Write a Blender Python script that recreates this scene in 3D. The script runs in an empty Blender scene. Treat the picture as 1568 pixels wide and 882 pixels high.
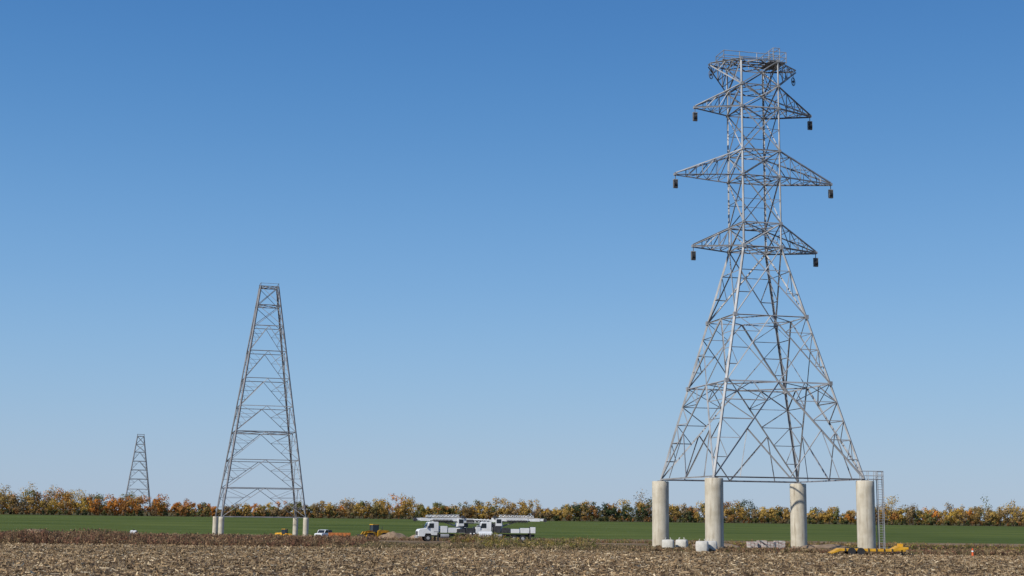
import bpy, bmesh, math, random
import numpy as np
from mathutils import Vector, Matrix
random.seed(7); rng=np.random.default_rng(7)
S=bpy.context.scene
S.view_settings.view_transform='Standard'; S.view_settings.look='None'; S.view_settings.exposure=0

# ---------------------------------------------------------------- terrain
def sstep(a,b,x):
    t=np.clip((x-a)/(b-a),0,1); return t*t*(3-2*t)
def gz(y):
    y=np.asarray(y,dtype=float)
    return -3.0*sstep(190,385,y)+3.0*sstep(440,900,y)

# ---------------------------------------------------------------- materials
def nodes(name):
    m=bpy.data.materials.new(name); m.use_nodes=True
    nt=m.node_tree; b=nt.nodes["Principled BSDF"]; return m,nt,b
def mat(name,col,rough=0.7,metal=0.0,var=0.25,scale=3.0,stretch=(1,1,1),bump=0.0):
    m,nt,b=nodes(name); N=nt.nodes; L=nt.links
    tc=N.new('ShaderNodeTexCoord'); mp=N.new('ShaderNodeMapping'); mp.inputs['Scale'].default_value=stretch
    no=N.new('ShaderNodeTexNoise'); no.inputs['Scale'].default_value=scale; no.inputs['Detail'].default_value=6
    L.new(tc.outputs['Object'],mp.inputs[0]); L.new(mp.outputs[0],no.inputs['Vector'])
    r=N.new('ShaderNodeValToRGB')
    r.color_ramp.elements[0].position=0.3; r.color_ramp.elements[1].position=0.72
    r.color_ramp.elements[0].color=[c*(1-var) for c in col]+[1]
    r.color_ramp.elements[1].color=[min(1,c*(1+var)) for c in col]+[1]
    L.new(no.outputs[0],r.inputs[0]); L.new(r.outputs[0],b.inputs['Base Color'])
    b.inputs['Roughness'].default_value=rough; b.inputs['Metallic'].default_value=metal
    if bump:
        bu=N.new('ShaderNodeBump'); bu.inputs['Strength'].default_value=bump; bu.inputs['Distance'].default_value=0.05
        L.new(no.outputs[0],bu.inputs['Height']); L.new(bu.outputs[0],b.inputs['Normal'])
    return m
def mat_attr(name,rough=0.9,trans=0.0):
    m,nt,b=nodes(name); N=nt.nodes; L=nt.links
    a=N.new('ShaderNodeAttribute'); a.attribute_name='Col'
    L.new(a.outputs['Color'],b.inputs['Base Color']); b.inputs['Roughness'].default_value=rough
    b.inputs['Specular IOR Level'].default_value=0.15
    if trans:
        t=N.new('ShaderNodeBsdfTranslucent'); L.new(a.outputs['Color'],t.inputs['Color'])
        mx=N.new('ShaderNodeMixShader'); mx.inputs[0].default_value=trans
        L.new(b.outputs[0],mx.inputs[1]); L.new(t.outputs[0],mx.inputs[2])
        L.new(mx.outputs[0],N['Material Output'].inputs['Surface'])
    return m
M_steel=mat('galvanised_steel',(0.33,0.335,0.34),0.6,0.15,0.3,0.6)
M_steel_d=mat('darker_steel',(0.19,0.195,0.21),0.65,0.15,0.3,0.6)  # darker grey version of the galvanised steel, assigned by tower face and member
M_rig=mat('white_truck_paint',(0.74,0.75,0.74),0.4,0,0.08,1.5)
M_black=mat('black_rubber',(0.022,0.022,0.024),0.85,0,0.3,4)
M_dark=mat('dark_chassis_steel',(0.05,0.05,0.052),0.6,0.2,0.5,3)
M_block=mat('stringing_block_metal',(0.14,0.13,0.12),0.6,0.2,0.4,3)
M_glass=mat('dark_window_glass',(0.02,0.025,0.03),0.1,0,0.1,1)
M_yellow=mat('construction_yellow_paint',(0.62,0.33,0.02),0.5,0,0.25,2)
M_orange=mat('orange_paint',(0.55,0.19,0.05),0.55,0,0.3,2)
M_bag=mat('woven_white_bag',(0.58,0.56,0.50),0.9,0,0.18,2,bump=0.4)
M_pal=mat('paper_sack',(0.50,0.40,0.36),0.9,0,0.2,3)
M_wood=mat('pallet_wood',(0.28,0.19,0.11),0.9,0,0.3,6)
M_red=mat('safety_orange',(0.75,0.12,0.02),0.6,0,0.1,2)
M_leaf=mat_attr('autumn_foliage',0.9,0.2)
M_weed=mat_attr('dry_weeds',0.95,0.3)
M_husk=mat_attr('corn_residue',0.9,0.1)

# concrete
M_con,nt,b=nodes('stained_concrete'); N=nt.nodes; L=nt.links
tc=N.new('ShaderNodeTexCoord'); mp=N.new('ShaderNodeMapping'); mp.inputs['Scale'].default_value=(1.3,1.3,0.13)
oi=N.new('ShaderNodeObjectInfo'); addv=N.new('ShaderNodeVectorMath'); addv.operation='ADD'
mulr=N.new('ShaderNodeMath'); mulr.operation='MULTIPLY'; mulr.inputs[1].default_value=90; L.new(oi.outputs['Random'],mulr.inputs[0])
L.new(tc.outputs['Object'],addv.inputs[0]); L.new(mulr.outputs[0],addv.inputs[1])
n1=N.new('ShaderNodeTexNoise'); n1.inputs['Scale'].default_value=2.2; n1.inputs['Detail'].default_value=8; n1.inputs['Roughness'].default_value=0.6
n2=N.new('ShaderNodeTexNoise'); n2.inputs['Scale'].default_value=0.9; n2.inputs['Detail'].default_value=5
L.new(addv.outputs[0],mp.inputs[0]); L.new(mp.outputs[0],n1.inputs['Vector']); L.new(addv.outputs[0],n2.inputs['Vector'])
r1=N.new('ShaderNodeValToRGB'); e=r1.color_ramp.elements
e[0].position=0.28; e[0].color=(0.29,0.24,0.17,1); e[1].position=0.62; e[1].color=(0.60,0.555,0.45,1)
x=e.new(0.42); x.color=(0.52,0.47,0.37,1)
r2=N.new('ShaderNodeValToRGB'); r2.color_ramp.elements[0].position=0.3; r2.color_ramp.elements[0].color=(0.8,0.78,0.74,1); r2.color_ramp.elements[1].position=0.6; r2.color_ramp.elements[1].color=(1,1,1,1)
L.new(n1.outputs[0],r1.inputs[0]); L.new(n2.outputs[0],r2.inputs[0])
mx=N.new('ShaderNodeMixRGB'); mx.blend_type='MULTIPLY'; mx.inputs[0].default_value=1
L.new(r1.outputs[0],mx.inputs[1]); L.new(r2.outputs[0],mx.inputs[2]); L.new(mx.outputs[0],b.inputs['Base Color'])
b.inputs['Roughness'].default_value=0.9
bu=N.new('ShaderNodeBump'); bu.inputs['Strength'].default_value=0.3; bu.inputs['Distance'].default_value=0.03
L.new(n1.outputs[0],bu.inputs['Height']); L.new(bu.outputs[0],b.inputs['Normal'])

# ---------------------------------------------------------------- mesh builder
class MB:
    def __init__(s): s.v=[]; s.f=[]; s.m=[]; s.mats=[]
    def mi(s,m):
        if m not in s.mats: s.mats.append(m)
        return s.mats.index(m)
    def add(s,vs,fs,m):
        o=len(s.v); s.v+= [tuple(v) for v in vs]; i=s.mi(m)
        for f in fs: s.f.append(tuple(o+k for k in f)); s.m.append(i)
    def box(s,c,size,m,taper=1.0,rz=0,ry=0,shx=0):
        x,y,z=[q/2 for q in size]; t=taper
        vs=[(-x,-y,-z),(x,-y,-z),(x,y,-z),(-x,y,-z),(-x*t+shx,-y*t,z),(x*t+shx,-y*t,z),(x*t+shx,y*t,z),(-x*t+shx,y*t,z)]
        R=Matrix.Rotation(rz,3,'Z')@Matrix.Rotation(ry,3,'Y'); c=Vector(c)
        s.add([R@Vector(v)+c for v in vs],[(0,3,2,1),(4,5,6,7),(0,1,5,4),(1,2,6,5),(2,3,7,6),(3,0,4,7)],m)
    def prism(s,pts,y0,y1,m):
        n=len(pts); vs=[(p[0],y0,p[1]) for p in pts]+[(p[0],y1,p[1]) for p in pts]
        fs=[tuple(range(n)),tuple(range(2*n-1,n-1,-1))]+[(i,i+n,(i+1)%n+n,(i+1)%n) for i in range(n)]
        s.add(vs,fs,m)
    def cyl(s,p0,p1,r0,r1,n,m):
        p0=Vector(p0);p1=Vector(p1); d=(p1-p0).normalized()
        a=d.orthogonal().normalized(); bb=d.cross(a)
        vs=[]
        for p,r in((p0,r0),(p1,r1)):
            for k in range(n):
                t=2*math.pi*k/n; vs.append(p+a*(r*math.cos(t))+bb*(r*math.sin(t)))
        s.add(vs,[tuple(range(n-1,-1,-1)),tuple(range(n,2*n))]+[(k,(k+1)%n,(k+1)%n+n,k+n) for k in range(n)],m)
    def angle(s,p0,p1,w,m,t=0.16,hint=None):   # rolled steel L section
        p0=Vector(p0);p1=Vector(p1); d=p1-p0
        if d.length<1e-4: return
        d.normalize()
        h=Vector(hint) if hint is not None else Vector((random.uniform(-1,1),random.uniform(-1,1),random.uniform(-.4,.4)))
        a=(h-d*h.dot(d))
        if a.length<1e-3: a=d.orthogonal()
        a.normalize(); bb=d.cross(a); q=w*t
        prof=[(0,0),(w,0),(w,q),(q,q),(q,w),(0,w)]
        o=-(a+bb)*(w*0.3)
        vs=[p+o+a*x_+bb*y_ for p in(p0,p1) for x_,y_ in prof]
        s.add(vs,[(5,4,3,2,1,0),(6,7,8,9,10,11)]+[(k,(k+1)%6,(k+1)%6+6,k+6) for k in range(6)],m)
    def build(s,name,parent=None,bevel=0,loc=None,rz=0):
        me=bpy.data.meshes.new(name); me.from_pydata(s.v,[],s.f)
        for m in s.mats: me.materials.append(m)
        me.polygons.foreach_set('material_index',s.m)
        me.update(); o=bpy.data.objects.new(name,me); S.collection.objects.link(o)
        if parent: o.parent=parent
        if loc is not None: o.location=loc
        o.rotation_euler=(0,0,rz)
        if bevel:
            b_=o.modifiers.new('bevel','BEVEL'); b_.width=bevel; b_.segments=2; b_.limit_method='ANGLE'
        return o
def empty(name,loc=(0,0,0),rz=0):
    o=bpy.data.objects.new(name,None); S.collection.objects.link(o); o.location=loc; o.rotation_euler=(0,0,rz); o.empty_display_size=1; return o
def quads(name,V,C,m,parent=None):
    n=len(V); me=bpy.data.meshes.new(name)
    me.vertices.add(n*4); me.vertices.foreach_set('co',V.reshape(-1).astype(np.float32))
    me.loops.add(n*4); me.loops.foreach_set('vertex_index',np.arange(n*4,dtype=np.int32))
    me.polygons.add(n); me.polygons.foreach_set('loop_start',np.arange(0,n*4,4,dtype=np.int32))
    at=me.color_attributes.new('Col','FLOAT_COLOR','POINT')
    c=np.ones((n,4,4),dtype=np.float32); c[:,:,:3]=C[:,None,:]; at.data.foreach_set('color',c.reshape(-1))
    me.materials.append(m); me.update(calc_edges=True); me.validate()
    o=bpy.data.objects.new(name,me); S.collection.objects.link(o)
    if parent: o.parent=parent
    return o
def rand_quads(P,sx,sy,up=0.0):
    n=len(P); a=rng.normal(size=(n,3)); a[:,2]*=(1-up); a/=np.linalg.norm(a,axis=1)[:,None]
    b_=rng.normal(size=(n,3)); b_[:,2]*=(1-up); b_-=a*(a*b_).sum(1)[:,None]; b_/=np.linalg.norm(b_,axis=1)[:,None]
    a=a*sx[:,None]/2; b_=b_*sy[:,None]/2
    return np.stack([P-a-b_,P+a-b_,P+a+b_,P-a+b_],axis=1)
def facing_quads(P,nrm,sx,sy):
    nrm=nrm/(np.linalg.norm(nrm,axis=1)[:,None]+1e-6); r=rng.normal(size=P.shape)
    a=np.cross(nrm,r); a/=np.linalg.norm(a,axis=1)[:,None]; b_=np.cross(nrm,a)
    a=a*sx[:,None]/2; b_=b_*sy[:,None]/2
    return np.stack([P-a-b_,P+a-b_,P+a+b_,P-a+b_],axis=1)

# ---------------------------------------------------------------- ground
ys=np.concatenate([np.linspace(-300,180,25),np.linspace(186,960,130),np.geomspace(1000,12000,18)])
xs=np.concatenate([np.linspace(-9000,-900,6),np.linspace(-800,800,41),np.linspace(900,9000,6)])
gv=[(x_,y_,float(gz(y_))) for y_ in ys for x_ in xs]; nx=len(xs)
gf=[(j*nx+i,j*nx+i+1,(j+1)*nx+i+1,(j+1)*nx+i) for j in range(len(ys)-1) for i in range(nx-1)]
me=bpy.data.meshes.new('ground'); me.from_pydata(gv,[],gf); me.polygons.foreach_set('use_smooth',[True]*len(gf)); me.update()
ground=bpy.data.objects.new('ground',me); S.collection.objects.link(ground)
M_g,nt,b=nodes('farmland'); N=nt.nodes; L=nt.links
geo=N.new('ShaderNodeNewGeometry'); sp=N.new('ShaderNodeSeparateXYZ'); L.new(geo.outputs['Position'],sp.inputs[0])
def noise(scale,detail=5,stretch=(1,1,1),rough=0.55):
    mp=N.new('ShaderNodeMapping'); mp.inputs['Scale'].default_value=stretch
    L.new(geo.outputs['Position'],mp.inputs[0]); n=N.new('ShaderNodeTexNoise'); n.inputs['Scale'].default_value=scale; n.inputs['Detail'].default_value=detail; n.inputs['Roughness'].default_value=rough
    L.new(mp.outputs[0],n.inputs['Vector']); return n.outputs[0]
def ramp(src,stops):
    r=N.new('ShaderNodeValToRGB'); e=r.color_ramp.elements
    for i,(p,c) in enumerate(stops):
        q=e[i] if i<2 else e.new(p)
        q.position=p; q.color=tuple(c)+(1,)
    L.new(src,r.inputs[0]); return r.outputs[0]
def math_(op,a,b2):
    m=N.new('ShaderNodeMath'); m.operation=op
    for i,q in enumerate((a,b2)):
        if isinstance(q,(int,float)): m.inputs[i].default_value=q
        else: L.new(q,m.inputs[i])
    return m.outputs[0]
def edge(y0,w,wob,nz):
    yy=math_('ADD',sp.outputs['Y'],math_('MULTIPLY',math_('SUBTRACT',nz,0.5),wob))
    mr=N.new('ShaderNodeMapRange'); mr.inputs['From Min'].default_value=y0; mr.inputs['From Max'].default_value=y0+w
    L.new(yy,mr.inputs['Value']); return mr.outputs[0]
def mix(f,a,c):
    m=N.new('ShaderNodeMixRGB'); L.new(f,m.inputs[0]); L.new(a,m.inputs[1]); L.new(c,m.inputs[2]); return m.outputs[0]
wob=noise(0.03,4)
c_st=ramp(noise(1.8,8,(1,1,1),0.7),[(0.3,(0.06,0.04,0.026)),(0.7,(0.17,0.12,0.075))])
c_wd=ramp(noise(0.35,8),[(0.3,(0.10,0.07,0.04)),(0.7,(0.22,0.16,0.09))])
c_dt=ramp(noise(0.12,8,(1,1,1),0.65),[(0.32,(0.13,0.10,0.05)),(0.68,(0.32,0.22,0.15))])
c_gr=ramp(noise(0.03,9,(0.3,1.0,1),0.7),[(0.3,(0.05,0.08,0.018)),(0.7,(0.13,0.16,0.042))])
st_=ramp(noise(0.35,6,(0.05,1.0,1),0.6),[(0.35,(0.78,0.80,0.80)),(0.65,(1.25,1.18,1.1))])
mg=N.new('ShaderNodeMixRGB'); mg.blend_type='MULTIPLY'; mg.inputs[0].default_value=1; L.new(c_gr,mg.inputs[1]); L.new(st_,mg.inputs[2]); c_gr=mg.outputs[0]
c_fr=ramp(noise(0.02,6),[(0.3,(0.06,0.06,0.025)),(0.7,(0.13,0.11,0.05))])
c=mix(edge(163,4,10,wob),c_st,c_wd); c=mix(edge(205,20,30,wob),c,c_dt); c=mix(edge(428,14,60,wob),c,c_gr); c=mix(edge(965,10,10,wob),c,c_fr)
L.new(c,b.inputs['Base Color']); b.inputs['Roughness'].default_value=1; b.inputs['Specular IOR Level'].default_value=0.05
bu=N.new('ShaderNodeBump'); bu.inputs['Strength'].default_value=0.8; bu.inputs['Distance'].default_value=0.15
L.new(noise(2.5,6),bu.inputs['Height']); L.new(bu.outputs[0],b.inputs['Normal'])
me.materials.append(M_g)

# ---------------------------------------------------------------- corn stubble
n=190000
yy=np.sqrt(rng.uniform(70**2,166**2,n)); xx=rng.uniform(-1,1,n)*(yy*0.40+14)
row=0.76; t=0.10; rc=np.round((yy*math.cos(t)+xx*math.sin(t))/row)*row
keep=rng.random(n)<0.45
yy=np.where(keep,(rc+rng.normal(0,.1,n)-xx*math.sin(t))/math.cos(t),yy)
f1=np.sin(xx*.55+np.sin(yy*.31)*2)*np.sin(yy*.47+xx*.12)+.6*np.sin(xx*1.7-yy*.9)*np.sin(yy*1.3)
kk=rng.random(n)<(.62+.33*f1); xx=xx[kk]; yy=yy[kk]; n=len(xx)
P=np.stack([xx,yy,rng.uniform(0.02,0.13,n)],1)
V=rand_quads(P,rng.uniform(0.12,0.6,n),rng.uniform(0.03,0.12,n),up=0.82)
pal=np.array([(0.38,0.27,0.15),(0.27,0.18,0.095),(0.17,0.11,0.06),(0.56,0.45,0.29),(0.10,0.065,0.038)])
ci=rng.choice(5,n,p=[.23,.25,.22,.16,.14]); C=pal[ci]*rng.uniform(.8,1.15,(n,1))
patch=0.5+0.25*np.sin(xx*.11+yy*.05+1)+0.25*np.sin(xx*.043-yy*.13)
C*=(0.98+0.45*patch)[:,None]
n2_=26000
ry=np.round(np.sqrt(rng.uniform(70**2,166**2,n2_))/row)*row; rx=rng.uniform(-1,1,n2_)*(ry*0.40+14); ry=ry-rx*math.tan(t)+rng.normal(0,.04,n2_)
ok=(ry>65)&(ry<168); rx=rx[ok]; ry=ry[ok]; n2_=len(rx)
h=rng.uniform(.08,.26,n2_); w=rng.uniform(.012,.024,n2_); lx=rng.normal(0,.08,n2_); ly=rng.normal(0,.08,n2_)
V2=np.stack([np.stack([rx-w,ry,0*h-.02],1),np.stack([rx+w,ry,0*h-.02],1),np.stack([rx+w+lx,ry+ly,h],1),np.stack([rx-w+lx,ry+ly,h],1)],1)
C2=np.array([(0.46,0.33,0.18)])*rng.uniform(.5,1.25,(n2_,1))
quads('corn_stubble',np.concatenate([V,V2]),np.concatenate([C,C2]),M_husk)

# ---------------------------------------------------------------- weeds strip
def weeds(cnt,xr,yr,hr,pal,leafy=5,spread=0.35):
    px=rng.uniform(*xr,cnt); py=rng.uniform(*yr,cnt)
    dens=0.5+0.5*np.sin(px*.35+np.sin(px*.09)*3+py*.2)*np.sin(px*.13+py*.33)
    k=rng.random(cnt)<(0.3+0.7*dens); px=px[k]; py=py[k]; dens=dens[k]; cnt=len(px)
    hh=rng.uniform(*hr,cnt)*(0.55+0.6*dens); z0=gz(py)
    pal=np.array(pal); col=pal[rng.integers(0,len(pal),cnt)]*rng.uniform(.8,1.5,(cnt,1))
    Vs=[];Cs=[]
    for k in range(3):
        w=rng.uniform(.02,.05,cnt); ax=rng.uniform(0,6.28,cnt); lx=rng.normal(0,.22,cnt)*hh; ly=rng.normal(0,.22,cnt)*hh
        dx=np.cos(ax)*w; dy=np.sin(ax)*w; bx=px+rng.normal(0,.12,cnt); by=py+rng.normal(0,.12,cnt)
        Vs.append(np.stack([np.stack([bx-dx,by-dy,z0-.03],1),np.stack([bx+dx,by+dy,z0-.03],1),np.stack([bx+lx+dx*.4,by+ly+dy*.4,z0+hh],1),np.stack([bx+lx-dx*.4,by+ly-dy*.4,z0+hh],1)],1)); Cs.append(col*.8)
    for k in range(leafy):
        f=rng.uniform(.15,1,cnt)
        Pp=np.stack([px+rng.normal(0,spread,cnt)*hh*.6,py+rng.normal(0,spread,cnt)*hh*.6,z0+hh*f],1)
        Vs.append(rand_quads(Pp,rng.uniform(.08,.30,cnt),rng.uniform(.05,.14,cnt))); Cs.append(col*rng.uniform(.75,1.25,(cnt,1)))
    return np.concatenate(Vs),np.concatenate(Cs)
brown=[(0.27,0.17,0.095),(0.20,0.115,0.07),(0.34,0.24,0.13),(0.15,0.10,0.055),(0.24,0.12,0.075)]
tan=[(0.36,0.27,0.15),(0.28,0.20,0.11),(0.22,0.155,0.085),(0.17,0.15,0.065)]
olive=[(0.19,0.18,0.05),(0.28,0.22,0.06),(0.13,0.13,0.04),(0.34,0.24,0.07)]
A=[weeds(9000,(-78,-18),(164,200),(.4,1.1),brown,7),
   weeds(2500,(-78,-44),(168,180),(.8,1.6),brown,9),
   weeds(5000,(-22,24),(164,184),(.2,.55),tan,5),
   weeds(650,(-4,10),(168,190),(.5,1.4),olive+tan,12),
   weeds(350,(-8,-2),(186,205),(.6,1.5),olive+brown,12),
   weeds(9000,(14,82),(163,176),(.2,.6),tan+brown,5),
   weeds(5000,(20,90),(176,215),(.2,.5),brown+olive,4),
   weeds(6000,(-110,-10),(236,330),(.3,.9),brown+tan,5),
   weeds(6000,(0,120),(236,420),(.3,.8),brown+olive,4)]
quads('dry_weeds',np.concatenate([a[0] for a in A]),np.concatenate([a[1] for a in A]),M_weed)

# ---------------------------------------------------------------- distant trees
tp=[(0,748),(80,752),(150,758),(220,760),(270,765),(330,777),(360,773),(480,770),(560,767),(600,764),(650,768),(700,773),(740,767),(790,769),(850,777),(900,766),(960,773),(1000,758),(1040,772),(1120,770),(1200,775),(1290,779),(1370,770),(1450,778),(1500,771),(1568,774)]
TX=np.array([(p[0]-784)/2206*1000 for p in tp]); TH=np.array([(788+p[0]*19/1568+0.5-p[1])/2.23 for p in tp])
pals={'o':(0.50,0.20,0.04),'g':(0.42,0.26,0.06),'y':(0.50,0.33,0.07),'r':(0.29,0.145,0.05),'b':(0.26,0.18,0.085),'v':(0.16,0.155,0.05),'d':(0.05,0.07,0.03)}
def pick(x):
    p=x/1000*2206+784
    if p<140: w='oggbyrvvby'
    elif p<300: w='oooorogybv'
    elif p<480: w='obgrgyvvbb'
    elif p<700: w='gggybbvvyo'
    elif p<880: w='ggvbbrygyy'
    elif p<1060: w='ddvggbrdyg'
    elif p<1300: w='bvggyvdryg'
    else: w='yygbbovvgy'
    return np.array(pals[random.choice(w)])
Vs=[];Cs=[]; tb=MB(); M_bark=mat('tree_bark',(0.09,0.07,0.05),0.95,0,0.3,2)
def tree(x,y,H,col,nl=430,shrub=False):
    z=float(gz(y)); W=H*random.uniform(.36,.55); base=H*(0.02 if shrub else random.uniform(.03,.12))
    nc=random.randint(10,15); cc=[]
    for i in range(nc):
        a=random.uniform(0,6.28); f=random.random()**.6; zz=random.uniform(0,1)
        prof=math.sin(math.pi*(0.12+0.80*zz))**0.7
        cc.append((x+math.cos(a)*W*f*prof,y+math.sin(a)*W*f*prof,z+base+(H-base)*(.08+.80*zz),random.uniform(.78,1.2)))
    cc=np.array(cc); idx=rng.integers(0,nc,nl); s=H*.095
    off=rng.normal(0,1,(nl,3)); off/=np.linalg.norm(off,axis=1)[:,None]; off*=rng.uniform(.45,1.25,(nl,1))*s*1.5
    Pp=cc[idx,:3]+off; Pp[:,2]=np.maximum(Pp[:,2],z+.2)
    nr=off/s+ (Pp-np.array([x,y,z+H*.5]))/H*2.0+rng.normal(0,.45,(nl,3))
    Vs.append(facing_quads(Pp,nr,rng.uniform(.35,.95,nl),rng.uniform(.3,.75,nl)))
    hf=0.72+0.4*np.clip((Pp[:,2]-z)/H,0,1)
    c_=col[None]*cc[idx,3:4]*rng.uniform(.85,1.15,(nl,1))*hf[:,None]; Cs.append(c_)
    if not shrub:
        tb.cyl((x,y,z-.3),(x+random.uniform(-.4,.4),y,z+H*.62),H*.022,H*.008,5,M_bark)
        for k in range(4):
            q=cc[k]; tb.cyl((x,y,z+base+H*.08*k),(q[0],q[1],q[2]),H*.009,H*.003,4,M_bark)
xc=-600
while xc<620:
    for rowy,hs in((1000,.80),(1016,.98),(1035,1.0)):
        x=xc+random.uniform(-3,3); H=float(np.interp(x*1000/rowy,TX,TH))*hs*(random.uniform(.66,1.0)+.3*(random.random()<.15))*1.08
        c_=pick(x)
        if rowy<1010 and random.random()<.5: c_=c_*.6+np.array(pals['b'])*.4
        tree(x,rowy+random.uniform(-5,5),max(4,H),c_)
    for k in range(2):
        tree(xc+random.uniform(-3,3),989+random.uniform(-4,4),random.uniform(2,4.5),np.array(random.choice([pals['b'],pals['v'],pals['r'],pals['d']]))*.8,70,True)
    xc+=5.2
tr=empty('distant_tree_row')
quads('foliage',np.concatenate(Vs),np.concatenate(Cs),M_leaf,tr); tb.build('trunks_and_limbs',tr)

# ---------------------------------------------------------------- towers
def tower_frame(th,cx,cy):
    u=Vector((math.cos(th),math.sin(th),0)); v=Vector((math.sin(th),-math.cos(th),0)); c=Vector((cx,cy,0))
    return lambda a,b2,z: c+u*a+v*b2+Vector((0,0,z))
SG=[(-1,-1),(-1,1),(1,1),(1,-1)]
def lerp(a,b2,t): return a+(b2-a)*t
def redundants(mb,A0,A1,D0,D1,n,w,m):
    for k in range(1,n):
        la=lerp(A0,A1,k/n); da=lerp(D0,D1,k/n)
        mb.angle(la,da,w,m)
        mb.angle(da,lerp(A0,A1,(k+1)/n),w,m)
TH1=math.radians(12.9); F=tower_frame(TH1,31.4,181)
hw=lambda z: (9.7-(9.7-2.55)*(z-8.6)/(38.2-8.6)) if z<38.2 else 2.55
C1=lambda i,z: F(SG[i][0]*hw(z),SG[i][1]*hw(z),z)
tw=empty('transmission_tower',(0,0,0))
B=MB(); ms=M_steel
Ls=[8.75,20.5,29.0,38.2,41.3,47.5,50.9,56.6,59.6,63.0]
for i in range(4):
    h0=F(SG[i][0],SG[i][1],0)-F(0,0,0)
    B.angle(C1(i,8.6),C1(i,38.2),.27,ms,hint=-h0); B.angle(C1(i,38.2),C1(i,63.0),.22,ms,hint=-h0)
def faces():
    for i in range(4): yield i,(i+1)%4
for i,j in faces():
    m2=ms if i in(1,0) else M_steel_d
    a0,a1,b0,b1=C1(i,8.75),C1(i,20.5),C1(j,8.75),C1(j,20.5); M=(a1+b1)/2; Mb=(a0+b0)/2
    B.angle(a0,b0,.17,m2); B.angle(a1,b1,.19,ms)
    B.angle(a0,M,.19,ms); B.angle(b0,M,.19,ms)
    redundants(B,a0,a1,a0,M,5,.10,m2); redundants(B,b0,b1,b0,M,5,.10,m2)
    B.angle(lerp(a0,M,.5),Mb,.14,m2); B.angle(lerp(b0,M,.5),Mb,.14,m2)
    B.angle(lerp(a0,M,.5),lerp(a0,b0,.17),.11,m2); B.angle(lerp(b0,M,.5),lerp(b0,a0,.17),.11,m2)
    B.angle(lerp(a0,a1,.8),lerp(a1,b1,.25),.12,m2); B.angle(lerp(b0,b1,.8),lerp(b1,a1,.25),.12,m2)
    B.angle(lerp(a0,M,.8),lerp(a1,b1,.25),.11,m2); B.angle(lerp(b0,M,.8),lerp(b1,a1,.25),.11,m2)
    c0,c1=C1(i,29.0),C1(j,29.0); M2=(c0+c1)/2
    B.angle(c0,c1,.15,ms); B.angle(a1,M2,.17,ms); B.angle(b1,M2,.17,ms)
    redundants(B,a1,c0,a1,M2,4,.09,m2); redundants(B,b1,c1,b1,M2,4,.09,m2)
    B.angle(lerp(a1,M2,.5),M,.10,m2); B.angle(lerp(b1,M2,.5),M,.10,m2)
    d0,d1=C1(i,38.2),C1(j,38.2)
    B.angle(c0,d1,.17,ms); B.angle(c1,d0,.17,ms); B.angle(d0,d1,.16,ms)
    X=lerp(c0,d1,hw(29)/(hw(29)+hw(38.2)))
    zx=X.z; e0,e1=C1(i,zx),C1(j,zx)
    B.angle(e0,X,.09,m2); B.angle(e1,X,.09,m2)
    B.angle(lerp(c0,e0,.5),lerp(c0,X,.5),.09,m2); B.angle(lerp(c1,e1,.5),lerp(c1,X,.5),.09,m2)
    B.angle(e0,lerp(c0,X,.5),.09,m2); B.angle(e1,lerp(c1,X,.5),.09,m2)
    for k in range(3,9):
        z0,z1=Ls[k],Ls[k+1]
        p0,p1,q0,q1=C1(i,z0),C1(j,z0),C1(i,z1),C1(j,z1)
        B.angle(p0,q1,.13,ms); B.angle(p1,q0,.13,m2); B.angle(q0,q1,.14,ms)
        if z1-z0>4:
            X=(p0+q1)/2; B.angle(lerp(p0,q0,.5),X,.07,m2); B.angle(lerp(p1,q1,.5),X,.07,m2)
for z in(20.5,29.0,38.2,41.3,47.5,50.9,56.6,59.6,63.0):
    mids=[(C1(i,z)+C1(j,z))/2 for i,j in faces()]
    for k in range(4): B.angle(mids[k],mids[(k+1)%4],.11,M_steel_d)
    if z>30: B.angle(C1(0,z),C1(2,z),.10,M_steel_d); B.angle(C1(1,z),C1(3,z),.10,ms)
for z in Ls[1:]:
    for i in range(4):
        B.box(C1(i,z),(.45,.45,.5) if z<39 else (.34,.34,.34),M_steel,rz=TH1)
B.build('tower_body',tw)
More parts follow.
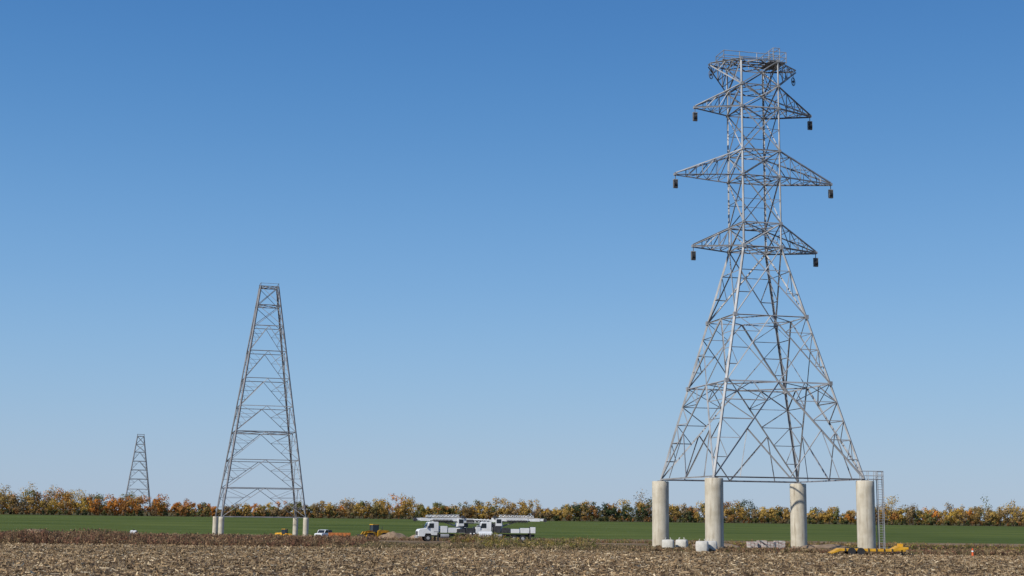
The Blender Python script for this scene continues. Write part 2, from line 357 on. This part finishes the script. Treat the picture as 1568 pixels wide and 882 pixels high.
def arm(sg,Lh,zb,zt,name,n=4):
    A=MB(); hb=2.55
    for s2 in(-1,1):
        b0=F(sg*hb,s2*hb,zb); t0=F(sg*hb,s2*hb,zt); tb_=F(sg*Lh,s2*.18,zb); tt=F(sg*Lh,s2*.15,zb+.22)
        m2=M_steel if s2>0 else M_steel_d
        A.angle(b0,tb_,.17,m2); A.angle(t0,tt,.17,m2)
        for k in range(1,n):
            A.angle(lerp(b0,tb_,k/n),lerp(t0,tt,k/n),.085,m2)
        for k in range(n-1):
            A.angle(lerp(b0,tb_,(k+1)/n),lerp(t0,tt,k/n),.09,m2)
    for k in range(1,n):
        for za in(0,1):
            z0,z1=(zb,zb) if za==0 else (zt,zb+.22)
            pa=lerp(F(sg*hb,-hb,z0),F(sg*Lh,-.18,z1),k/n); pb=lerp(F(sg*hb,hb,z0),F(sg*Lh,.18,z1),k/n)
            A.angle(pa,pb,.08,M_steel)
            pc=lerp(F(sg*hb,(-hb if k%2 else hb),z0),F(sg*Lh,(-.18 if k%2 else .18),z1),(k-1)/n)
            A.angle(pc,pb if k%2 else pa,.08,M_steel_d)
    A.box(F(sg*Lh,0,zb+.05),(.35,.5,.3),M_steel,rz=TH1)
    T=F(sg*Lh,0,zb)
    A.cyl(T,T-Vector((0,0,.7)),.05,.05,6,M_block)
    zc=T.z-1.2; u=F(1,0,0)-F(0,0,0)
    for off in(-.25,-.085,.085,.25):
        A.box(T+u*off+Vector((0,0,zc-T.z)),(.04,.38,1.05),M_block,rz=TH1)
    A.box(T+Vector((0,0,-.68)),(.58,.34,.1),M_steel,rz=TH1); A.box(T+Vector((0,0,-1.74)),(.58,.26,.08),M_block,rz=TH1)
    for off in(-.17,0,.17):
        q=T+u*off+Vector((0,0,-1.3)); A.cyl(q-u*.05,q+u*.05,.32,.32,14,M_dark)
    A.build(name,tw)
arm(-1,8.45,38.2,41.3,'lower_crossarm_a'); arm(1,8.45,38.2,41.3,'lower_crossarm_b')
arm(-1,10.8,47.5,50.9,'middle_crossarm_a',5); arm(1,10.8,47.5,50.9,'middle_crossarm_b',5)
arm(-1,8.05,56.6,59.6,'upper_crossarm_a'); arm(1,8.05,56.6,59.6,'upper_crossarm_b')
A=MB(); hb=2.55
for sg in(-1,1):
    for s2 in(-1,1):
        b0=F(sg*hb,s2*hb,59.6); t0=F(sg*hb,s2*hb,63.0); tp_=F(sg*6.0,s2*.4,62.4); tt=F(sg*6.0,s2*.4,62.7)
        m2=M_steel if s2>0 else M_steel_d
        A.angle(b0,tp_,.16,m2); A.angle(t0,tt,.16,m2)
        for k in(1,2,3):
            A.angle(lerp(b0,tp_,k/4),lerp(t0,tt,k/4),.09,m2); A.angle(lerp(b0,tp_,k/4),lerp(t0,tt,(k-1)/4),.09,m2)
    for k in(1,2,3,4):
        for z0,z1 in((59.6,62.4),(63.0,62.7)):
            A.angle(lerp(F(sg*hb,-hb,z0),F(sg*6,-.4,z1),k/4),lerp(F(sg*hb,hb,z0),F(sg*6,.4,z1),k/4),.09,M_steel)
            A.angle(lerp(F(sg*hb,-hb,z0),F(sg*6,-.4,z1),(k-1)/4),lerp(F(sg*hb,hb,z0),F(sg*6,.4,z1),k/4),.08,M_steel_d)
    T=F(sg*5.8,0,62.4)
    A.cyl(T,T-Vector((0,0,.5)),.05,.05,6,M_dark)
    q=T-Vector((0,0,1.15)); nn=F(.6,.8,0)-F(0,0,0); side=F(.8,-.6,0)-F(0,0,0)
    for k in range(16):
        a0=2*math.pi*k/16; a1=2*math.pi*(k+1)/16
        A.cyl(q+side*(.45*math.cos(a0))+Vector((0,0,.55*math.sin(a0))),q+side*(.45*math.cos(a1))+Vector((0,0,.55*math.sin(a1))),.055,.055,6,M_block)
    A.cyl(q-nn*.08,q+nn*.08,.16,.16,12,M_dark); A.box(q+Vector((0,0,0)),(.06,.06,1.1),M_block)
A.build('ground_wire_peak',tw)
A=MB()
def rail(pts,zt,zb,close=False):
    P=[F(a,b2,0) for a,b2 in pts]
    for k in range(len(P)-(0 if close else 1)):
        p,q=P[k],P[(k+1)%len(P)]
        for z in(zt,(zt+zb)/2): A.cyl(p+Vector((0,0,z)),q+Vector((0,0,z)),.05,.05,5,M_steel)
    for p in P: A.cyl(p+Vector((0,0,zb)),p+Vector((0,0,zt)),.055,.055,5,M_steel)
rail([(-4.6,1.6),(-2.4,1.6),(0,1.6),(2.4,1.6)],64.2,62.95); rail([(-4.6,-1.2),(-2.4,-1.2),(0,-1.2),(2.4,-1.2)],64.2,62.95)
rail([(-4.6,1.6),(-4.6,-1.2)],64.2,62.95)
rail([(1.6,1.9),(4.0,1.9),(4.0,-1.6),(1.6,-1.6)],64.5,63.0,True)
rail([(2.2,1.9),(3.1,1.9),(3.1,-1.6),(2.2,-1.6)],65.0,63.0,True)
for k in range(3): A.box(F(-1,-.7+k*.9,63.08),(7.2,.35,.06),M_steel_d,rz=TH1)
A.box(F(2.8,.15,63.17),(2.4,3.4,.08),M_steel_d,rz=TH1)
A.build('work_platform',tw)

def make_pier(x,y,zt,r):
    A=MB(); z0=float(gz(y))-.6; seg=48; nr=10
    zs=[z0+(zt-.08-z0)*k/nr for k in range(nr+1)]
    vs=[(r*math.cos(2*math.pi*k/seg),r*math.sin(2*math.pi*k/seg),z) for z in zs for k in range(seg)]
    vs+=[((r-.07)*math.cos(2*math.pi*k/seg),(r-.07)*math.sin(2*math.pi*k/seg),zt) for k in range(seg)]
    fs=[(j*seg+k,j*seg+(k+1)%seg,(j+1)*seg+(k+1)%seg,(j+1)*seg+k) for j in range(nr+1) for k in range(seg)]
    fs.append(tuple((nr+1)*seg+k for k in range(seg))); A.add(vs,fs,M_con)
    A.box((0,0,zt+.04),(.7*r,.7*r,.08),M_steel_d)
    ob=A.build('concrete_pier',loc=(x,y,0))
    for p in ob.data.polygons[:nr*seg]: p.use_smooth=True
    ob.rotation_euler=(0,0,random.uniform(0,6))
    return ob
for i in range(4):
    q=C1(i,8.6); make_pier(q.x,q.y,8.55,1.09)

def lattice(name,cx,cy,th,levels,s0,s1,wl,wd,wr):
    Fm=tower_frame(th,cx,cy); zt=levels[-1]; zb=levels[0]
    h=lambda z: (s0+(s1-s0)*(z-zb)/(zt-zb))/2
    Cn=lambda i,z: Fm(SG[i][0]*h(z),SG[i][1]*h(z),z)
    A=MB(); root=empty(name)
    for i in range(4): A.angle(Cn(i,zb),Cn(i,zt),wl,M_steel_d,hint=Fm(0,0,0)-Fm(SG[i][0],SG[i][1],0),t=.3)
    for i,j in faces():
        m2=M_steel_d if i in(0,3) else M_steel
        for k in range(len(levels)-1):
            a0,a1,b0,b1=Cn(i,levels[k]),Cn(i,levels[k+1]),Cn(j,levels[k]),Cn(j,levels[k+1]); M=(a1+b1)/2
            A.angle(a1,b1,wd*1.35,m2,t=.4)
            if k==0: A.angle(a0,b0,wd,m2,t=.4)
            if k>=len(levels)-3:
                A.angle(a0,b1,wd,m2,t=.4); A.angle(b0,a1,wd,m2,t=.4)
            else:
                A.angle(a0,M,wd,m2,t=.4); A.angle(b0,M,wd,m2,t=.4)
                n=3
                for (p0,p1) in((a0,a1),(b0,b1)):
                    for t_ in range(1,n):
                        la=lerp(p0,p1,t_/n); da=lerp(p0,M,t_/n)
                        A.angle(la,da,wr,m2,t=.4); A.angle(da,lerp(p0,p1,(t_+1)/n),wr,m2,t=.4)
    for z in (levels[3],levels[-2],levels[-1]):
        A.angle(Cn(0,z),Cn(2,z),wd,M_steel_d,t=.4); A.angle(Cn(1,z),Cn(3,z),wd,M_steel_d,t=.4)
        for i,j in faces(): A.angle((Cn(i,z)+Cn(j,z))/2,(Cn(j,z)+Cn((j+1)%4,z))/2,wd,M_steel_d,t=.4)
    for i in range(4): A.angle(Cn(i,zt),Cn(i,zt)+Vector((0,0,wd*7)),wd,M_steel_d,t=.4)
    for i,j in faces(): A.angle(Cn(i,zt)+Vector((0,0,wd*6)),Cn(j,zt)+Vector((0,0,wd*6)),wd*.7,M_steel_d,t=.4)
    A.build('lattice_frame',root)
    for i in range(4):
        q=Cn(i,zb); make_pier(q.x,q.y,zb,s0*.033)
lattice('lattice_tower',-69.2,400,math.radians(15.5),[2.5,10.4,18.0,25.8,32.9,40.6,48.4,55.6,61.6,67.0],22.6,5.0,.40,.14,.08)
lattice('lattice_tower',-375,1450,math.radians(16),[3,14,25,35,44,53,62,70,78],27,6.5,.8,.32,.12)

lad=MB(); q=C1(2,8.6); lx=q.x+1.75; ly=q.y-.2
for dx in(-.33,.33):
    for dy in(-.3,.3): lad.cyl((lx+dx,ly+dy,0),(lx+dx,ly+dy,9.7),.05,.05,6,M_steel)
for k in range(32):
    z=.3+k*.3; lad.cyl((lx-.33,ly-.3,z),(lx+.33,ly-.3,z),.025,.025,5,M_steel)
    if k%4==0:
        lad.cyl((lx-.33,ly+.3,z),(lx+.33,ly+.3,z),.03,.03,5,M_steel); lad.cyl((lx-.33,ly-.3,z),(lx-.33,ly+.3,z),.03,.03,5,M_steel); lad.cyl((lx+.33,ly-.3,z),(lx+.33,ly+.3,z),.03,.03,5,M_steel)
lad.box((q.x+1.1,ly,8.72),(1.6,.8,.08),M_steel_d)
for z in(9.15,9.7):
    for dy in(-.38,.38): lad.cyl((q.x-.6,ly+dy,z),(lx+.33,ly+dy,z),.035,.035,5,M_steel)
for dx in(-.6,.3,1.1):
    for dy in(-.38,.38): lad.cyl((q.x+dx,ly+dy,8.55),(q.x+dx,ly+dy,9.7),.035,.035,5,M_steel)
lad.build('access_ladder')

# ---------------------------------------------------------------- vehicles
def wheel(A,x,y,r,w,side):
    A.cyl((x,y-w/2,r),(x,y+w/2,r),r,r,20,M_black); A.cyl((x,y+side*(w/2-.02),r),(x,y+side*(w/2+.03),r),r*.52,r*.42,12,M_steel)
def crane_truck(x,y,rz,boomdir,name='crane_truck'):
    r=empty(name,(x,y,float(gz(y))),rz)
    A=MB()
    A.box((0,0,1.0),(9.4,.9,.35),M_dark)
    for wx in(-3.4,1.6,2.9):
        for sd in(-1,1):
            wheel(A,wx,sd*1.05,.53,.35,sd)
            if wx>0: wheel(A,wx,sd*.68,.53,.3,sd)
    A.cyl((-1.5,-1.05,.85),(-.2,-1.05,.85),.32,.32,14,M_steel)
    A.box((-.6,.9,.9),(2.0,.5,.6),M_dark)
    for ox in(-1.9,4.0):
        A.box((ox,0,.9),(.3,2.5,.3),M_dark)
        for sd in(-1,1): A.box((ox,sd*1.22,.75),(.22,.22,1.2),M_dark); A.box((ox,sd*1.22,.12),(.5,.45,.08),M_dark)
    A.build('chassis_and_wheels',r)
    A=MB()
    A.prism([(-4.9,.75),(-4.95,1.55),(-4.75,1.85),(-3.7,2.0),(-3.35,2.85),(-3.1,2.98),(-1.9,2.98),(-1.8,2.85),(-1.8,.95),(-2.85,.95),(-3.0,1.2),(-3.8,1.2),(-3.95,.75)],-1.15,1.15,M_rig)
    A.build('cab',r,bevel=.05)
    A=MB()
    for sd in(-1,1):
        A.prism([(-3.45,2.05),(-3.2,2.75),(-2.55,2.75),(-2.55,2.05)],sd*1.152,sd*1.17,M_glass)
        A.box((-3.75,sd*1.35,2.35),(.08,.2,.5),M_dark); A.box((-3.7,sd*1.2,2.5),(.05,.3,.05),M_dark)
        A.box((-4.93,sd*.85,1.35),(.08,.28,.2),M_steel)
        A.box((-2.2,sd*1.16,1.5),(.7,.03,.05),M_dark)
    A.add([(-3.74,-1.0,2.06),(-3.74,1.0,2.06),(-3.42,.95,2.78),(-3.42,-.95,2.78)],[(0,1,2,3)],M_glass)
    A.box((-4.97,0,1.25),(.06,1.2,.6),M_dark); A.box((-5.02,0,.7),(.22,2.3,.28),M_steel)
    A.cyl((-1.65,.9,1.2),(-1.65,.9,3.3),.08,.08,8,M_steel)
    A.build('windows_and_trim',r)
    A=MB()
    for k,(bx,bl,bh) in enumerate(((-.95,1.1,1.0),(.35,1.3,.75),(1.75,1.35,.6),(3.2,1.4,.75),(4.4,.8,.9))):
        for sd in(-1,1): A.box((bx,sd*.92,1.35+bh/2),(bl-.06,.5,bh),M_rig if (boomdir<0)==(k<2) or k==4 else M_dark)
    A.box((1.7,0,1.4),(6.2,2.2,.1),M_dark); A.box((4.3,.0,1.9),(.7,1.1,.8),M_dark)
    A.build('utility_body',r,bevel=.03)
    A=MB()
    px=1.6 if boomdir<0 else -.6
    A.cyl((px,0,1.45),(px,0,2.3),.55,.45,16,M_rig); A.box((px,0,2.6),(1.1,1.1,.7),M_rig,taper=.85)
    A.box((px-boomdir*.9,0,2.5),(.9,.9,.6),M_dark)
    A.box((px+boomdir*1.6,0,3.28),(5.4,.55,.62),M_rig); A.box((px+boomdir*4.9,0,3.34),(2.4,.42,.46),M_rig)
    A.box((px+boomdir*6.4,0,3.36),(1.1,.34,.36),M_rig); A.cyl((px+boomdir*6.9,-.25,3.3),(px+boomdir*6.9,.25,3.3),.28,.28,14,M_dark)
    A.cyl((px+boomdir*.3,.0,2.3),(px+boomdir*2.6,0,3.05),.12,.1,10,M_steel)
    A.cyl((px,-.55,3.0),(px+boomdir*4.6,-.5,3.15),.07,.07,8,M_dark)
    for k in range(14):
        xx_=px+boomdir*(1.2+k*.22); A.cyl((xx_,-.5,3.08),(xx_+.05,-.5,3.1),.3,.3,12,M_dark)
    A.box((px-boomdir*.1,-.85,2.95),(.9,.6,1.1),M_rig); A.box((px-boomdir*.1,-1.16,3.1),(.7,.03,.6),M_glass)
    A.cyl((px-boomdir*.6,-.4,3.65),(px-boomdir*.6,.4,3.65),.3,.3,14,M_dark)
    for s2 in(-.28,.28):
        A.angle((px,s2,3.72),(px+boomdir*5.2,s2,3.72),.07,M_rig); A.angle((px,s2,4.05),(px+boomdir*5.2,s2,3.95),.07,M_rig)
        for k in range(9):
            A.angle((px+boomdir*.58*k,s2,3.72),(px+boomdir*(.58*k+.29),s2,4.02),.05,M_rig); A.angle((px+boomdir*(.58*k+.29),s2,4.02),(px+boomdir*.58*(k+1),s2,3.72),.05,M_rig)
    A.build('boom_and_turret',r,bevel=.02)
    return r
crane_truck(-9.3,222,math.radians(14),-1)
crane_truck(-1.0,230,math.radians(5),1).scale=(1.07,1.07,1.05)

def drilling_rig(x,y,rz):
    r=empty('drilling_rig',(x,y,float(gz(y))),rz); A=MB()
    for sd in(-1,1):
        A.prism([(-2.3,.45),(-1.9,.05),(1.9,.05),(2.3,.45),(1.9,.85),(-1.9,.85)],sd*1.2-.28,sd*1.2+.28,M_black)
        for k in range(6): A.cyl((-1.6+k*.64,sd*1.49,.38),(-1.6+k*.64,sd*1.53,.38),.24,.24,12,M_dark)
    A.build('tracks',r); A=MB()
    A.box((.4,0,1.5),(3.6,2.2,1.0),M_dark); A.box((1.3,0,2.3),(1.7,2.1,.58),M_rig); A.box((1.2,-1.07,2.3),(1.2,.03,.35),M_dark)
    A.box((-1.95,-.6,2.1),(1.05,.95,1.5),M_rig); A.box((-1.95,-1.09,2.35),(.85,.03,.75),M_glass); A.box((-2.5,-.6,2.35),(.03,.75,.75),M_glass)
    A.cyl((1.9,.5,2.4),(1.9,.5,3.3),.09,.09,8,M_dark)
    A.build('engine_house_and_cab',r,bevel=.03); A=MB()
    for a in(-.3,.3):
        for z in(3.0,3.55): A.angle((-4.2,a,z+.15),(3.2,a,z-.1),.1,M_rig)
        for k in range(12): A.angle((-4.2+k*.61,a,3.1),(-3.9+k*.61,a,3.65),.06,M_rig); A.angle((-3.9+k*.61,a,3.65),(-3.59+k*.61,a,3.1),.06,M_rig)
    A.box((-.8,0,3.2),(1.2,.7,.7),M_dark); A.cyl((-3.6,0,3.4),(2.4,0,3.25),.16,.16,10,M_block)
    A.box((2.9,0,2.4),(.3,.5,1.2),M_steel); A.cyl((-1.0,.0,1.8),(-2.6,0,3.1),.1,.08,8,M_steel)
    A.build('mast',r)
drilling_rig(-5.6,235.5,math.radians(-8))
r=empty('fuel_tank_skid',(-3.6,218,float(gz(218))),.2); A=MB()
A.cyl((-1.0,0,1.0),(1.0,0,1.0),.6,.6,20,M_rig); A.box((0,0,.2),(2.2,1.1,.15),M_dark)
for k in(-.7,.7): A.box((k,0,.45),(.15,1.1,.4),M_dark)
A.box((1.15,0,.9),(.25,.5,.6),M_dark); A.build('tank_and_frame',r)

def wheel_loader(x,y,rz,sc=1.0,name='wheel_loader'):
    r=empty(name,(x,y,float(gz(y))),rz); r.scale=(sc,)*3
    A=MB()
    for wx in(-1.5,1.5):
        for sd in(-1,1):
            A.cyl((wx,sd*.95-.28,.75),(wx,sd*.95+.28,.75),.75,.75,20,M_black); A.cyl((wx,sd*1.2,.75),(wx,sd*1.27,.75),.36,.3,12,M_yellow)
    A.build('tyres',r)
    A=MB()
    A.prism([(.1,.7),(.1,1.9),(.5,2.1),(2.5,1.95),(2.75,1.7),(2.8,.8)],-.8,.8,M_yellow); A.box((-1,0,1.1),(2.0,1.0,.8),M_yellow)
    for sd in(-1,1):
        A.prism([(-.9,1.6),(-.7,1.95),(-2.4,1.55),(-3.2,.55),(-3.35,.7),(-2.55,1.75)],sd*.5-.09,sd*.5+.09,M_yellow)
        for wx in(-1.5,1.5): A.box((wx,sd*.95,1.6),(1.5,.6,.07),M_yellow)
    A.build('body',r,bevel=.04)
    A=MB()
    A.box((-.3,0,2.35),(1.25,1.25,1.3),M_glass,taper=.9); A.box((-.3,0,3.08),(1.35,1.35,.14),M_yellow)
    for a in(-1,1):
        for c2 in(-1,1): A.box((-.3+a*.6,c2*.6,2.35),(.1,.1,1.3),M_dark)
    A.cyl((1.6,.3,1.9),(1.6,.3,2.7),.07,.07,8,M_dark)
    A.build('cab',r)
    A=MB(); A.prism([(-3.1,.15),(-3.2,1.15),(-3.35,1.2),(-3.3,.4),(-4.1,.12),(-4.1,.04)],-1.3,1.3,M_dark)
    for sd in(-1,1): A.prism([(-3.1,.1),(-3.2,1.15),(-4.1,.1)],sd*1.35-.03,sd*1.35+.03,M_yellow)
    A.build('bucket',r)
wheel_loader(-33.5,362,math.radians(35),1.3)
wheel_loader(-56.5,362,math.radians(150),.85,'compact_loader')

def pickup(x,y,rz):
    r=empty('pickup_truck',(x,y,float(gz(y))),rz); A=MB()
    A.prism([(-2.8,.5),(-2.85,1.05),(-2.7,1.2),(-1.5,1.3),(-.9,1.9),(.6,1.95),(.85,1.3),(2.8,1.3),(2.85,.55),(2.3,.5),(2.2,.85),(1.4,.85),(1.3,.5),(-1.3,.5),(-1.4,.85),(-2.2,.85),(-2.3,.5)],-.98,.98,M_rig)
    A.build('body',r,bevel=.05)
    A=MB()
    for sd in(-1,1):
        A.prism([(-1.35,1.33),(-.85,1.82),(.5,1.86),(.68,1.33)],sd*.985,sd*.995,M_glass)
        for wx in(-1.8,1.8): wheel(A,wx,sd*.85,.42,.28,sd)
    A.add([(-1.55,-.85,1.34),(-1.55,.85,1.34),(-.98,.8,1.86),(-.98,-.8,1.86)],[(0,1,2,3)],M_glass)
    A.box((-2.87,0,.85),(.06,1.3,.35),M_dark); A.box((1.8,0,1.45),(1.8,1.7,.8),M_dark)
    A.build('glass_and_wheels',r)
    r.scale=(1.1,1.1,1.3)
pickup(-48.3,376,math.radians(70))
def dump_trailer(x,y,rz):
    r=empty('dump_trailer',(x,y,float(gz(y))),rz); A=MB()
    A.box((0,0,.75),(5.4,2.0,.2),M_dark); A.box((-3.3,0,.7),(1.6,.2,.14),M_dark)
    for wx in(-.1,.9,1.8):
        for sd in(-1,1): wheel(A,wx,sd*.95,.42,.26,sd)
    A.build('frame_and_wheels',r); A=MB()
    for sd in(-1,1): A.box((0,sd*1.0,1.35),(5.4,.08,1.0),M_orange)
    for k in(-1,1): A.box((k*2.75,0,1.35),(.08,2.08,1.0),M_orange)
    for k in range(6):
        for sd in(-1,1): A.box((-2.5+k,sd*1.08,1.35),(.1,.08,.98),M_orange)
    A.box((0,0,1.55),(5.0,1.8,.5),M_wood,taper=.6)
    A.build('box_body',r)
dump_trailer(-43.0,366,math.radians(8))

def lowboy(x,y,rz,name='lowboy_trailer'):
    r=empty(name,(x,y,float(gz(y))),rz); A=MB()
    A.prism([(-4.6,.22),(-3.6,.72),(2.2,.72),(2.7,.95),(3.9,.95),(3.9,.7),(2.7,.6),(2.2,.45),(-3.5,.45),(-4.5,.12)],-1.15,1.15,M_yellow)
    A.build('deck',r,bevel=.02); A=MB()
    for wx in(-2.3,-1.3):
        for sd in(-1,1): A.cyl((wx,sd*1.3-.14,.42),(wx,sd*1.3+.14,.42),.42,.42,16,M_black)
    A.box((3.4,0,.4),(.14,.14,.8),M_dark); A.box((3.2,0,1.15),(.5,.8,.35),M_yellow)
    for k in range(7): A.box((-3+k*.85,-1.2,.6),(.1,.12,.34),M_dark)
    A.build('wheels_and_fittings',r)
lowboy(40.2,160.5,math.radians(-4))
r=empty('equipment_skid',(43.9,164.0,0),.1); A=MB()
A.box((0,0,.45),(2.0,1.0,.2),M_yellow); A.box((.3,0,.78),(.9,.8,.45),M_yellow,taper=.8); A.box((-.6,0,.7),(.4,.7,.3),M_dark); A.box((0,-.4,.17),(2.1,.15,.34),M_dark); A.box((0,.4,.17),(2.1,.15,.34),M_dark); A.build('skid_parts',r,bevel=.03)

def bulk_bag(x,y,s,h):
    bm=bmesh.new(); bmesh.ops.create_cube(bm,size=1); bmesh.ops.subdivide_edges(bm,edges=bm.edges[:],cuts=5,use_grid_fill=True)
    for v in bm.verts:
        c=v.co; rr=max(abs(c.x),abs(c.y)); ln=math.hypot(c.x,c.y)
        if ln>0:
            k=.55*rr/ln+.45; c.x*=k; c.y*=k
        bul=1+.12*math.sin(math.pi*(c.z+.5))+random.uniform(-.02,.02); c.x*=bul; c.y*=bul
        if c.z>.45: c.z-= (0.06+.15*ln*ln)
        c.x*=s; c.y*=s; c.z=(c.z+.5)*h
    me=bpy.data.meshes.new('bulk_bag'); bm.to_mesh(me); bm.free(); me.materials.append(M_bag); me.polygons.foreach_set('use_smooth',[True]*len(me.polygons))
    o=bpy.data.objects.new('bulk_bag',me); S.collection.objects.link(o); o.location=(x,y,-.02); o.rotation_euler=(0,0,random.uniform(-.4,.4))
    A=MB()
    for a in(-1,1):
        for c2 in(-1,1): A.cyl((a*s*.3,c2*s*.3,h*.85),(a*s*.18,c2*s*.18,h*1.1),.025,.025,5,M_bag)
    A.build('lifting_loops',o)
for x_,y_ in((18.95,172),(20.76,173.5),(21.93,164),(23.11,165.5)): bulk_bag(x_,y_,1.35,1.4)
def pallet_stack(x,y,h):
    r=empty('sack_pallet',(x,y,0),random.uniform(-.2,.2)); A=MB()
    A.box((0,0,.13),(1.3,1.1,.05),M_wood)
    for k in(-.5,0,.5): A.box((k,0,.05),(.12,1.1,.1),M_wood)
    nl=int(h/.14)
    for k in range(nl):
        for a in(-.42,0,.42):
            for c2 in(-.27,.27): A.box((a+random.uniform(-.03,.03),c2+random.uniform(-.03,.03),.23+k*.14),(.38,.48,.13),M_pal if (k+int(a*10))%3 else M_bag)
    A.build('sacks',r,bevel=.03)
for x_,h in((30.35,.95),(31.67,1.1),(32.82,.9),(33.9,1.1)): pallet_stack(x_,181+random.uniform(-1,1),h)
A=MB(); A.cyl((0,0,0),(0,0,.9),.13,.07,10,M_red); A.box((0,0,.03),(.45,.45,.06),M_red); A.cyl((0,0,.5),(0,0,.65),.122,.11,10,M_rig); A.build('traffic_cone',loc=(51.5,160.5,0))
A=MB(); A.cyl((-.4,0,.8),(.4,0,.8),.45,.45,18,M_rig); A.box((0,0,.15),(.9,.7,.3),M_dark); A.cyl((0,0,1.2),(0,0,1.4),.1,.1,8,M_dark); A.build('water_tank',loc=(-51.5,198,0))

M_soil=mat('bare_soil',(0.27,0.19,0.12),1,0,0.35,1.5,bump=.8)
def mound(x,y,w,d,h):
    V_=[];n_=28
    for j in range(n_+1):
        for i in range(n_+1):
            a=(i/n_-.5)*2; b2=(j/n_-.5)*2; rr=min(1,math.hypot(a,b2))
            z=h*(math.cos(rr*math.pi)*.5+.5)*(1+.35*math.sin(a*5+y)*math.cos(b2*6+x))+random.uniform(-.06,.06)*h*(1-rr)
            V_.append((a*w/2,b2*d/2,z-.03))
    F_=[(j*(n_+1)+i,j*(n_+1)+i+1,(j+1)*(n_+1)+i+1,(j+1)*(n_+1)+i) for j in range(n_) for i in range(n_)]
    me=bpy.data.meshes.new('dirt_mound'); me.from_pydata(V_,[],F_); me.materials.append(M_soil); me.polygons.foreach_set('use_smooth',[True]*len(F_))
    o=bpy.data.objects.new('dirt_mound',me); S.collection.objects.link(o); o.location=(x,y,float(gz(y)))
mound(-29,360,12,8,2.3); mound(-20,320,10,6,1.6); mound(-6.0,208,6,4,1.0); mound(-75,230,9,4,1.2); mound(27,190,10,6,.8); mound(25,171,7,4,.5); mound(40,185,14,6,.7)

# ---------------------------------------------------------------- light, sky
el=math.radians(36); az=math.radians(-128)
d=Vector((math.sin(az)*math.cos(el),math.cos(az)*math.cos(el),math.sin(el)))
sl=bpy.data.lights.new('sun','SUN'); sl.energy=4.4; sl.angle=math.radians(.5); sl.color=(1,.94,.85)
so=bpy.data.objects.new('sun',sl); S.collection.objects.link(so); so.rotation_euler=d.to_track_quat('Z','Y').to_euler()
w=bpy.data.worlds.new('World'); S.world=w; w.use_nodes=True; N=w.node_tree.nodes; L=w.node_tree.links
sk=N.new('ShaderNodeTexSky'); sk.sky_type='NISHITA'; sk.sun_disc=False; sk.sun_elevation=el; sk.sun_rotation=az
sk.air_density=1.0; sk.dust_density=0.3; sk.ozone_density=2.0; sk.altitude=0
tc=N.new('ShaderNodeTexCoord'); sp=N.new('ShaderNodeSeparateXYZ'); L.new(tc.outputs['Generated'],sp.inputs[0])
r=N.new('ShaderNodeValToRGB'); r.color_ramp.interpolation='B_SPLINE'; e=r.color_ramp.elements
st=[(0.0,(.413,.515,.658)),(.076,(.305,.503,.730)),(.157,(.195,.413,.723)),(.256,(.098,.287,.610)),(.36,(.052,.200,.510)),(.6,(.04,.14,.40)),(1,(.03,.10,.32))]
for i,(p,c) in enumerate(st):
    q=e[i] if i<2 else e.new(p)
    q.position=p; q.color=c+(1,)
L.new(sp.outputs['Z'],r.inputs[0])
sc=N.new('ShaderNodeVectorMath'); sc.operation='SCALE'; sc.inputs['Scale'].default_value=1/.09; L.new(r.outputs[0],sc.inputs[0])
mx=N.new('ShaderNodeMixRGB'); mx.inputs[0].default_value=.88; L.new(sk.outputs[0],mx.inputs[1]); L.new(sc.outputs[0],mx.inputs[2])
bg=N['Background']; bg.inputs[1].default_value=.09; L.new(mx.outputs[0],bg.inputs[0])

# ---------------------------------------------------------------- camera
cd=bpy.data.cameras.new('camera'); cd.lens=50; cd.sensor_width=36; cd.clip_end=20000; cd.clip_start=.5
co=bpy.data.objects.new('camera',cd); S.collection.objects.link(co)
co.matrix_world=Matrix.Translation((0,0,4))@Matrix.Rotation(math.radians(99.05),4,'X')@Matrix.Rotation(math.radians(.68),4,'Z')
S.camera=co
